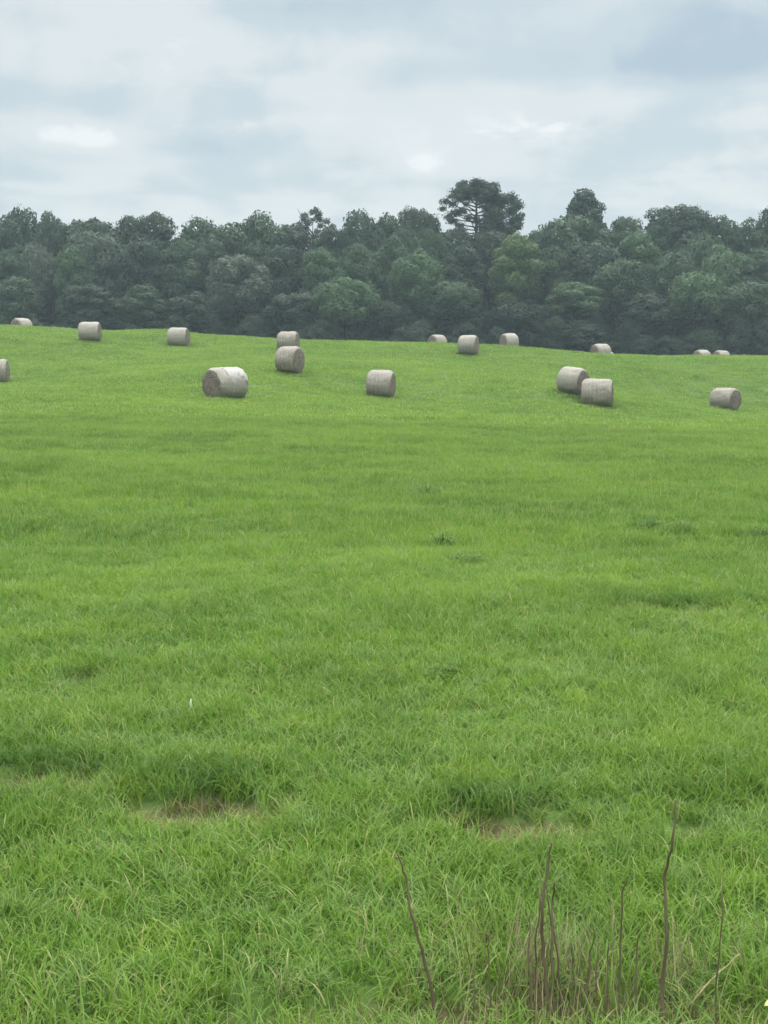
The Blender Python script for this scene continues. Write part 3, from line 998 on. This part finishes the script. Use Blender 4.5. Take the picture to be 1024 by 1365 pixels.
# skyline row, then the rows of crowns standing in front and lower
TREES = [
    # cx, top, width, bottom, depth, kind, colour, label
    (22, 272, 92, 400, 160, 'dome', 'dark', 'tall dark rounded tree at the far left end of the skyline'),
    (66, 279, 50, 380, 163, 'dome', 'mid', 'smaller skyline crown joined to the right side of the far-left dark tree'),
    (116, 286, 96, 400, 161, 'dome', 'dark', 'low wide skyline crown between the far-left trees and the twin-tipped tree'),
    (172, 286, 66, 395, 162, 'tall', 'dark', 'spiky-topped skyline tree just left of the slightly higher pointed one'),
    (208, 281, 70, 400, 160, 'tall', 'dark', 'narrow-topped skyline tree rising above its neighbours in the left quarter'),
    (268, 286, 86, 400, 161, 'dome', 'mid', 'flat-topped skyline crown between the pointed tree and the broad dome'),
    (336, 280, 106, 400, 160, 'dome', 'mid', 'broad smooth dome on the skyline above the greyish round tree'),
    (419, 276, 54, 325, 164, 'airy', 'dark', 'thin airy crown on the skyline with sky showing through its leaves'),
    (388, 297, 74, 400, 161, 'tall', 'dark', 'dark low crown under the left side of the airy skyline crown'),
    (440, 300, 66, 400, 160, 'tall', 'dark', 'dark low crown under the right side of the airy skyline crown'),
    (481, 275, 76, 400, 159, 'dome', 'dark', 'lumpy dark skyline tree right of the airy crown'),
    (519, 283, 72, 400, 161, 'dome', 'mid', 'skyline crown between the lumpy dark tree and the small black dome'),
    (558, 273, 60, 370, 164, 'dome', 'dark', 'small near-black dome on the skyline left of the open pine'),
    (606, 304, 80, 400, 160, 'tall', 'dark', 'dark crown filling the space under the lower left limbs of the open pine'),
    (652, 304, 80, 400, 161, 'tall', 'dark', 'dark crown directly below the trunk of the open pine'),
    (718, 305, 70, 400, 160, 'tall', 'mid', 'rounded tree in the skyline dip right of the pines'),
    (781, 250, 80, 340, 163, 'pyramid', 'dark', 'tall dark pyramid-shaped tree rising above the right half of the wood'),
    (765, 281, 100, 400, 159, 'dome', 'mid', 'broad grey-green crown in front of the tall pyramid-shaped tree'),
    (833, 287, 70, 400, 160, 'tall', 'mid', 'light-topped skyline tree between the pyramid-shaped tree and the wide dome'),
    (906, 271, 86, 340, 162, 'dome', 'dark', 'wide dark dome on the right skyline with a small hole of sky at its left'),
    (876, 296, 50, 400, 160, 'tall', 'mid', 'crown under the left shoulder of the wide dark dome on the right'),
    (960, 285, 74, 400, 160, 'tall', 'mid', 'small round-topped skyline tree right of the wide dark dome'),
    (1000, 289, 64, 400, 160, 'tall', 'mid', 'ragged skyline tree second from the right edge'),
    (1032, 272, 44, 400, 159, 'tall', 'dark', 'dark tree cut by the right edge of the photo'),
    (930, 303, 70, 400, 159, 'dome', 'mid', 'rounded crown below the right side of the wide dark dome'),
    # second row
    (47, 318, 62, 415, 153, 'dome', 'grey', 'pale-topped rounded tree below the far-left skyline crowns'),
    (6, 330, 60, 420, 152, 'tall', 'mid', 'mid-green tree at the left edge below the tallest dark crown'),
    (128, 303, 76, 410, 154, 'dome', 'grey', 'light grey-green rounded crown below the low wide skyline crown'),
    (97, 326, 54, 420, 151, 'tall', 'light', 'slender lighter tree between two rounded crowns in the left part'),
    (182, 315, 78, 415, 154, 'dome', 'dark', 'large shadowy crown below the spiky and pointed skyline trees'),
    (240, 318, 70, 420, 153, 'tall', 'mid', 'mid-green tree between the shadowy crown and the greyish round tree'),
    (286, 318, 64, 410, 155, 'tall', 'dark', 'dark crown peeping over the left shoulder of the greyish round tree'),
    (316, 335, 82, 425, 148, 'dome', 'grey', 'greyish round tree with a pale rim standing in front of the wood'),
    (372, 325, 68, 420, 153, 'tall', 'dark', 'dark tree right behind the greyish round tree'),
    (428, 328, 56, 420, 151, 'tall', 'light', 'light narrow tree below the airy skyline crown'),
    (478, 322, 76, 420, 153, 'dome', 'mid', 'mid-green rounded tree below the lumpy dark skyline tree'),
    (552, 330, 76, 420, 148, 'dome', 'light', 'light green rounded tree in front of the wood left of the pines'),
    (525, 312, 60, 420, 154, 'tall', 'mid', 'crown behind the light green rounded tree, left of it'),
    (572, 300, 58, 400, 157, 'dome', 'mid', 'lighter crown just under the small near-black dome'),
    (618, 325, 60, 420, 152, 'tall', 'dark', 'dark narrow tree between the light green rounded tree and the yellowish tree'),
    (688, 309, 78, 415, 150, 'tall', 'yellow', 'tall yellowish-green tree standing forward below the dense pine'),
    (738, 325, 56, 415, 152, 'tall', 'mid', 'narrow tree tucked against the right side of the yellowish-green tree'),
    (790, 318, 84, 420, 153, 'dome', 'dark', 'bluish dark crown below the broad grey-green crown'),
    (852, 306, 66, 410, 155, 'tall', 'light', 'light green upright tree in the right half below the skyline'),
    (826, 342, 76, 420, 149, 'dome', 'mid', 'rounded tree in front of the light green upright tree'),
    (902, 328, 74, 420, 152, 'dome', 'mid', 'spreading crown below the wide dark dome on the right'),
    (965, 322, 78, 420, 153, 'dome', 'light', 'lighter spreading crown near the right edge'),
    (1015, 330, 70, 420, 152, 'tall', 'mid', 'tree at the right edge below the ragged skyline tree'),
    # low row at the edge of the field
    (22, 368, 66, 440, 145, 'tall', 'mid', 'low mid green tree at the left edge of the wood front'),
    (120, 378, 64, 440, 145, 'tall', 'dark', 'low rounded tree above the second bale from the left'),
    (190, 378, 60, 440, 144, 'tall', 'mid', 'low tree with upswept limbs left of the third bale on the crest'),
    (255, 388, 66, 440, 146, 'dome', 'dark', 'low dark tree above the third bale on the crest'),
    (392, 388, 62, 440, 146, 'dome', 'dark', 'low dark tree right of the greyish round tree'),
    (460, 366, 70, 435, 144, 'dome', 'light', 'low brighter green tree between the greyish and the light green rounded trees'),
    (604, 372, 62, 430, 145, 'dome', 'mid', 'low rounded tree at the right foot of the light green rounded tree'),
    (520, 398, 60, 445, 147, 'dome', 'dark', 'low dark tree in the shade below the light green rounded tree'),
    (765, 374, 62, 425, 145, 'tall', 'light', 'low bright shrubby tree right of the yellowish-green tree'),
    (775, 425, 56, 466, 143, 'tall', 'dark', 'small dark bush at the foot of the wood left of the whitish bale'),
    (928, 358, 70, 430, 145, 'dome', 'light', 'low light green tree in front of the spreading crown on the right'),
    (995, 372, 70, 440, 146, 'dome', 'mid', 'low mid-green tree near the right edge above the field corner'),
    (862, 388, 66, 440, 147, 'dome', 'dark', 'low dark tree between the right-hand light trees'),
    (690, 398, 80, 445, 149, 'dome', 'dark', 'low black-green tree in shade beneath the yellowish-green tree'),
]
for i, tr_ in enumerate(TREES):
    tree(*tr_, i)

# the open pine: bare trunk showing, flat plates of needles on level limbs


def pine(cx, top, dep, wid, bot, label, dense, seed):
    r = random.Random(seed)
    rg = np.random.default_rng(seed)
    p = at(cx, top, dep)
    x, y, zt = p
    g = gz(x, y)
    hh = zt - g
    zb = at(cx, bot, dep)[2] - g
    root = empty('pine_tree', (x, y, g))
    tag(root, label, 'pine tree', 'trees along the edge of the wood')
    V, Q = [], []
    tube([(0, 0, -0.4), (0.1, 0, hh*.3), (-0.05, 0, hh*.55), (0.1, 0, hh*.75), (0.0, 0, hh*.96)], [0.42, 0.34, 0.27, 0.2, 0.05], V, Q, 8)
    lobes = []
    rx = wid/2*dep/F
    n = 40 if not dense else 34
    for k in range(n):
        f_ = (k+0.5)/n
        z = zb + (hh-zb)*(round(f_*7)/7 if (not dense and f_ < .6) else f_)
        a_ = k*2.39996 + r.uniform(-.3, .3)
        env = rx*math.sqrt(max(0.03, 1-(max(0, f_-(0.18 if not dense else .3))/(0.86 if not dense else .75))**2))
        ln = env*(r.uniform(0.55, 0.95))
        c_, s_ = math.cos(a_), math.sin(a_)
        if not dense and c_ > 0.1: ln *= 0.7
        rise = ln*(0.12 + 0.35*f_)
        z0 = z - rise
        tube([(0, 0, z0), (c_*ln*.5, s_*ln*.5, z0+rise*.35), (c_*ln, s_*ln, min(z0+rise, hh-.3))], [0.11, 0.07, 0.025], V, Q, 5)
        for m_ in range(2 if ln > 1.5 and not (dense is False and f_ < .55) else 1):
            q_ = 1 - 0.27*m_
            lr = r.uniform(0.7, 1.15) if not dense else r.uniform(0.7, 1.05)
            lobes.append((c_*ln*q_ + r.uniform(-.35, .35), s_*ln*q_ + r.uniform(-.35, .35), min(z0 + rise*q_ + 0.15, hh-lr*.6), lr))
    if not dense:
        for k in range(26):                      # closed top
            a_ = k*2.4
            lobes.append((math.cos(a_)*rx*.50*(k/26)**.5 + rx*.08, math.sin(a_)*rx*.5*(k/26)**.5, hh - 0.6 - 1.7*(k/26)*r.uniform(.6, 1.2), r.uniform(.65, 1.0)))
    v, q2, at2 = leaf_cloud(lobes, rg, 330, 0.15, shell=0.30, flat=0.58 if not dense else 0.75)
    link('crown', mesh_np('crown', v, q2, LM['dark'], at2), root)
    link('trunk', tube_mesh('trunk', V, Q, bark), root)


pine(635, 240, 164, 116, 306, 'tall open pine on the skyline with level limbs and sky between them', False, 3)
pine(670, 259, 166, 88, 335, 'dense dark pine leaning against the right side of the tall open pine', True, 4)

# wood behind and beside: one mass nobody could count
r = np.random.default_rng(91)
pts, sc_ = [], []
for rowi, (dep, topz) in enumerate(((168, 12.5), (175, 13), (183, 13), (192, 13.5), (202, 14))):
    for xx in np.arange(-150, 150, 6.0):
        x = xx + r.uniform(-2, 2); y = dep + r.uniform(-3, 3)
        pts.append((x, y)); sc_.append((r.uniform(1.0, 1.3), topz*r.uniform(.85, 1.05)))
for dep, topz in ((150, 14.0), (156, 16.0), (162, 17.5)):       # beyond both edges of the frame
    for xx in np.arange(58, 150, 6.0):
        for sgn in (-1, 1):
            x = sgn*(xx + r.uniform(-2, 2)); y = dep + r.uniform(-3, 3)
            pts.append((x, y)); sc_.append((r.uniform(1.0, 1.3), topz*r.uniform(.85, 1.1)))
pts = np.array(pts); sc_ = np.array(sc_)
Z = ter(pts[:, 0], pts[:, 1])
wd = scatter('woodland', CR['dome'] + CR['tall'], np.stack([pts[:, 0], pts[:, 1], Z + 1.2], 1),
             np.stack([sc_[:, 0], sc_[:, 0], sc_[:, 1]/8.0], 1), r.uniform(0, 6.28, len(pts)), np.zeros(len(pts)), seed=5)
tag(wd, 'mass of dark trees deep in the wood behind the front crowns', 'woodland')

# dark undergrowth closing the foot of the wood
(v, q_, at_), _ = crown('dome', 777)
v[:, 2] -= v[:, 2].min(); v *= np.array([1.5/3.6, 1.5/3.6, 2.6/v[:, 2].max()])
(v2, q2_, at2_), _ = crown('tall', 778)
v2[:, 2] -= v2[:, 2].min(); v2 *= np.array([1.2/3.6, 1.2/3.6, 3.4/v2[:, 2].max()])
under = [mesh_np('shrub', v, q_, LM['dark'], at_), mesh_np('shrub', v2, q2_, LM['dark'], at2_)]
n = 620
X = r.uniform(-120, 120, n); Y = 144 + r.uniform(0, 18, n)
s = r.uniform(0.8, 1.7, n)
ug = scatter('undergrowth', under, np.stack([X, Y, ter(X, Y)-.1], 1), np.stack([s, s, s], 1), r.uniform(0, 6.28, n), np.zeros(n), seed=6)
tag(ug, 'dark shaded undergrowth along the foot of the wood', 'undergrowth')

# ------------------------------------------------------------------ foreground weeds
sm, t, o = material('dry_stem')
tcn = t.n('ShaderNodeTexCoord')
n_ = t.noise(t.scalevec(tcn.outputs['Object'], (30, 30, 6)), 1, 4, 0.6)
principled(t, o, t.mix(n_, (0.050, 0.040, 0.022), (0.17, 0.135, 0.080)), 0.8, 0.2)
sl, t, o = material('straw')
tcn = t.n('ShaderNodeTexCoord')
n_ = t.noise(tcn.outputs['Object'], 20, 3, 0.6)
principled(t, o, t.mix(n_, (0.26, 0.21, 0.12), (0.46, 0.39, 0.24)), 0.75, 0.25)

# each stem: pixels from foot to tip, thickness (m) at the foot, label
STEMS = [
    ([(584, 1378), (577, 1330), (562, 1265), (548, 1215), (541, 1170), (530, 1135)], 0.0075, 'thick dark dead weed stem bending left, leftmost of the foreground stems', 'dry_stem'),
    ([(736, 1385), (731, 1330), (724, 1262), (722, 1205), (730, 1150), (735, 1122)], 0.0085, 'stoutest brown dead stem in the clump left of the tall single stem', 'dry_stem'),
    ([(722, 1372), (715, 1300), (713, 1245), (719, 1190), (722, 1165)], 0.0042, 'thin brown stem crossing the left side of the stoutest stem', 'dry_stem'),
    ([(752, 1378), (746, 1310), (741, 1255), (732, 1215), (728, 1180)], 0.005, 'thin stem leaning in against the right side of the stoutest stem', 'dry_stem'),
    ([(782, 1385), (781, 1330), (786, 1270), (791, 1232)], 0.006, 'short reddish-brown dead stem just right of the stout clump', 'dry_stem'),
    ([(794, 1375), (796, 1300), (800, 1255)], 0.004, 'shortest thin stem beside the reddish-brown one', 'dry_stem'),
    ([(824, 1378), (827, 1310), (828, 1240), (828, 1185), (832, 1155)], 0.005, 'straight olive-brown stem midway between the stout clump and the tallest stem', 'dry_stem'),
    ([(850, 1380), (848, 1320), (849, 1260), (850, 1235)], 0.0042, 'short thin straight stem just left of the tallest stem', 'dry_stem'),
    ([(880, 1378), (886, 1310), (888, 1240), (888, 1170), (892, 1110), (897, 1060)], 0.0085, 'tallest dark dead weed stem standing alone at lower right', 'dry_stem'),
    ([(952, 1378), (956, 1290), (961, 1215), (968, 1165)], 0.0042, 'slender greenish stem nearest the right edge', 'dry_stem'),
    ([(655, 1380), (653, 1330), (651, 1270), (650, 1240)], 0.004, 'faint thin stem right of the leftmost bent stem', 'dry_stem'),
    ([(628, 1378), (634, 1330), (627, 1285), (622, 1255)], 0.0038, 'faint thin crooked stem next to the leftmost bent stem', 'dry_stem'),
    ([(765, 1378), (770, 1330), (764, 1285), (760, 1250)], 0.0036, 'thin curved stem between the stout clump and the reddish-brown stem', 'dry_stem'),
    ([(706, 1380), (708, 1320), (705, 1262), (709, 1222)], 0.0046, 'thin brown stalk on the outer left of the stout clump', 'dry_stem'),
    ([(742, 1382), (737, 1325), (736, 1265), (740, 1205), (738, 1170)], 0.0062, 'brown stalk running close beside the right of the stoutest stem', 'dry_stem'),
    ([(808, 1380), (806, 1330), (811, 1285), (809, 1250)], 0.004, 'thin stalk just left of the straight olive-brown stem', 'dry_stem'),
    ([(905, 1352), (935, 1320), (962, 1292), (986, 1270)], 0.004, 'pale straw stalk leaning far over to the right at lower right', 'straw'),
]
for k, (px, th, lab, mt) in enumerate(STEMS):
    foot = march(px[0][0], min(px[0][1], 1395))
    dep = foot[1]*math.cos(PITCH) + (CAMH-foot[2])*math.sin(PITCH)
    root = empty('dead_weed', foot)
    tag(root, lab, 'dead weed', 'dead weed stalks standing in the foreground')
    pts3 = [at(a_, b_, dep + 0.0) - foot for a_, b_ in px]
    # rise vertically: keep each point at the foot's own distance, swaying a little
    rr_ = random.Random(k)
    pts3 = [np.array([q_[0], rr_.uniform(-.02, .02)*i_, 0]) + np.array([0, q_[1], q_[2]]) for i_, q_ in enumerate(pts3)]
    pts3[0][2] -= 0.03
    V, Q = [], []
    # resample with small kinks at the nodes
    P_ = []
    for i_ in range(len(pts3)-1):
        for s_ in range(4):
            f_ = s_/4
            P_.append(pts3[i_]*(1-f_) + pts3[i_+1]*f_ + np.array([rr_.uniform(-.0035, .0035), rr_.uniform(-.004, .004), 0]))
    P_.append(pts3[-1])
    nP = len(P_)
    tube([tuple(q_) for q_ in P_], [th*1.05*(1-0.62*i_/(nP-1))*(1.18 if i_ % 4 == 0 else 1.0) for i_ in range(nP)], V, Q, 7)
    link('stalk', tube_mesh('stalk', V, Q, sl if mt == 'straw' else sm), root)
    if mt != 'straw' and th > 0.0045:
        for b_ in range(3 if th > 0.007 else 1):
            V, Q = [], []
            i_ = rr_.randrange(int(nP*.15), int(nP*.6))
            a_ = rr_.uniform(0, 6.28); ln = rr_.uniform(0.03, 0.10)
            s0 = P_[i_]
            tube([tuple(s0), tuple(s0 + np.array([math.cos(a_)*ln*.5, math.sin(a_)*ln*.5, ln*.5])),
                  tuple(s0 + np.array([math.cos(a_)*ln*.8, math.sin(a_)*ln*.8, ln*1.1]))], [th*.22, th*.16, th*.07], V, Q, 5)
            link('side_shoot', tube_mesh('side_shoot', V, Q, sm), root)

# dry stalks and bleached blades among the green round the stems
drym, t, o = material('dry_grass')
rn = t.n('ShaderNodeAttribute', attribute_name='rnd').outputs['Fac']
principled(t, o, t.mix(rn, (0.12, 0.10, 0.05), (0.36, 0.32, 0.18)), 0.8, 0.2)
dry_p = []
for i in range(5):
    v, q_, a_ = blade_tuft(500+i, 5, 0.06, 0.08, 0.36, 0.0038, 4, 0.2, 0.35)
    dry_p.append(mesh_np('dry_tuft', v, q_, drym, a_))
r = np.random.default_rng(33)
n = 260
c0 = march(780, 1335)
X = c0[0] + r.normal(0, 0.45, n); Y = c0[1] + r.normal(0, 0.22, n)
c2 = march(738, 1345)
X[:80] = c2[0] + r.normal(0, 0.10, 80); Y[:80] = c2[1] + r.normal(0, 0.11, 80)
c1 = march(300, 1365)
X2 = r.uniform(-1.5, 1.5, 160); Y2 = np.full(160, c1[1]) + r.uniform(-.35, .12, 160)
X = np.concatenate([X, X2]); Y = np.concatenate([Y, Y2])
for p_, sx, sy, k_ in spots[:5]:
    X = np.concatenate([X, p_[0] + r.normal(0, sx*.6, 90)]); Y = np.concatenate([Y, p_[1] + r.normal(0, sy*.7, 90)])
n = len(X)
s = r.uniform(0.5, 1.1, n)
s[:80] *= 1.15; s[260:420] *= 0.6; s[420:] *= 0.36
tl = r.normal(0, .12, n); tl[420:] = r.normal(0, 0.9, n-420)          # litter lies flat on the bare spots
dg = scatter('dry_grass', dry_p, np.stack([X, Y, ter(X, Y) + .01], 1), np.stack([s, s, s], 1), r.uniform(0, 6.28, n), tl, seed=8)
tag(dg, 'brown and straw coloured dry grass among the green at the foot of the dead stems', 'dry grass')

# broad-leaved weed clumps scattered darker in the sward
weedm = leafmat('weed_leaf', (0.040, 0.090, 0.016), (0.052, 0.11, 0.020), (0.07, 0.14, 0.03))


def weed_mesh(seed, n=110, rad=0.16, h=0.2):
    r = np.random.default_rng(seed)
    V, Q, RN = [], [], []
    for i in range(n):
        a_ = r.uniform(0, 6.28); rr = rad*math.sqrt(r.uniform()); z = h*r.uniform(0.3, 1.0)*(1-0.5*(rr/rad)**2)
        c_, s_ = math.cos(a_), math.sin(a_)
        L_ = r.uniform(0.02, 0.05); wd_ = L_*0.32
        p0 = np.array([rr*c_, rr*s_, z]); dv = np.array([c_*0.8+r.normal(0, .4), s_*.8+r.normal(0, .4), r.uniform(-.1, .7)]); dv /= np.linalg.norm(dv)
        sd_ = np.cross(dv, [0, 0, 1]); sd_ /= np.linalg.norm(sd_)+1e-6
        b0 = len(V)
        V += [p0, p0+dv*L_*.45+sd_*wd_, p0+dv*L_+np.array([0, 0, -L_*.15]), p0+dv*L_*.45-sd_*wd_]
        Q.append((b0, b0+1, b0+2, b0+3)); RN += [r.uniform()]*4
        # leaf stalk from the root
        b0 = len(V)
        V += [np.array([rr*c_*.3-.002, rr*s_*.3, 0]), np.array([rr*c_*.3+.002, rr*s_*.3, 0]), p0+np.array([.001, 0, 0]), p0-np.array([.001, 0, 0])]
        Q.append((b0, b0+1, b0+2, b0+3)); RN += [0.2]*4
    return mesh_np('foliage', np.array(V), np.array(Q), weedm, {'rnd': RN})


WEEDS = [
    (590, 728, 1.9, 'small dark weed clump in the middle distance right of centre'),
    (620, 752, 1.6, 'dark ragged weed just in front of another in the middle distance'),
    (862, 708, 1.8, 'left one of two small dark weeds in the mid field at right'),
    (906, 712, 1.8, 'right one of two small dark weeds in the mid field at right'),
    (1016, 718, 1.6, 'dark weed at the right edge in the mid field'),
    (118, 900, 1.0, 'small weed by a thin brownish spot at left'),
    (590, 912, 1.0, 'dark low weed in the grass straight below the central bale'),
    (570, 660, 2.0, 'faint dark weed in the far middle of the field'),
    (733, 488, 2.2, 'tiny dark tuft on the far slope left of the close pair of bales'),
    (928, 506, 2.6, 'dark tuft on the far slope above the bright bale at right'),
]
WM = [weed_mesh(900+i) for i in range(4)]
for i, (px, py, s, lab) in enumerate(WEEDS):
    p = march(px, py)
    p[2] = gz(p[0], p[1])
    o_ = link('weed', WM[i % 4], None, p)
    o_.scale = (s*.75, s*.75, s*.62)
    o_.rotation_euler = (0, 0, i*1.7)
    tag(o_, lab, 'weed', 'dark weeds scattered in the grass')

# tiny pale flower standing up in the grass
p = march(255, 985); p[2] = gz(p[0], p[1])
root = tag(empty('wildflower', p), 'tiny whitish flower head standing up in the grass at lower left', 'flower')
V, Q = [], []
tube([(0, 0, 0), (0.004, 0, .1), (0, 0, .19)], [.002, .0018, .0015], V, Q, 5)
stm, t, o = material('flower_stem'); principled(t, o, (0.10, 0.2, 0.05), .6, .3)
link('stem', tube_mesh('stem', V, Q, stm), root)
flm, t, o = material('petal'); principled(t, o, (0.48, 0.54, 0.32), .6, .3)
V, Q = [], []
tube([(0, 0, .185), (0.004, 0, .20), (0.002, 0, .225), (0.004, 0, .25)], [.004, .009, .008, .003], V, Q, 7)
link('flower_head', tube_mesh('flower_head', V, Q, flm), root)

# fallen yellow leaf in the bottom right corner
p = march(1016, 1364); g_ = gz(p[0], p[1])
ylm, t, o = material('yellow_leaf'); principled(t, o, (0.42, 0.44, 0.14), .6, .3)
n_ = 9
V, Q = [], []
for i in range(n_):
    f_ = i/(n_-1)
    wv = 0.014*math.sin(math.pi*min(1, f_*1.02+.02))**0.7
    z = 0.012*math.sin(f_*3.1)
    V += [(f_*.06-.03, -wv, z+.006), (f_*.06-.03, 0, z), (f_*.06-.03, wv, z+.006)]
for i in range(n_-1):
    Q += [(3*i, 3*i+3, 3*i+4, 3*i+1), (3*i+1, 3*i+4, 3*i+5, 3*i+2)]
yl = link('fallen_leaf', mesh_np('fallen_leaf', V, np.array(Q), ylm, smooth=True), None, (p[0]+.015, p[1]-0.05, g_+.11))
yl.rotation_euler = (R(18), R(-8), R(10))
tag(yl, 'pale yellow leaf caught on the grass in the bottom right corner', 'leaf')

# ------------------------------------------------------------------ haze
hm, t, o = material('haze')
pvn = t.n('ShaderNodeVolumePrincipled')
pvn.inputs['Color'].default_value = (0.74, 0.93, 1.0, 1)
pvn.inputs['Density'].default_value = 0.00050
pvn.inputs['Anisotropy'].default_value = 0.0
t.link(pvn.outputs[0], o.inputs['Volume'])
x0, x1, y0, y1, z0, z1 = -790, 790, -730, 830, float(GZ.min())-1.0, 27.0
V = [(x, y, z) for z in (z0, z1) for y in (y0, y1) for x in (x0, x1)]
Q = [(0, 2, 3, 1), (4, 5, 7, 6), (0, 1, 5, 4), (2, 6, 7, 3), (0, 4, 6, 2), (1, 3, 7, 5)]
hz = link('haze', mesh_np('haze', np.array(V, float), np.array(Q), hm))
tag(hz, 'thin pale haze lying over the field and wood', 'haze', kind='stuff')

if __name__ == '__main__' and 'DEBUG_ROWS' in globals():
    pass
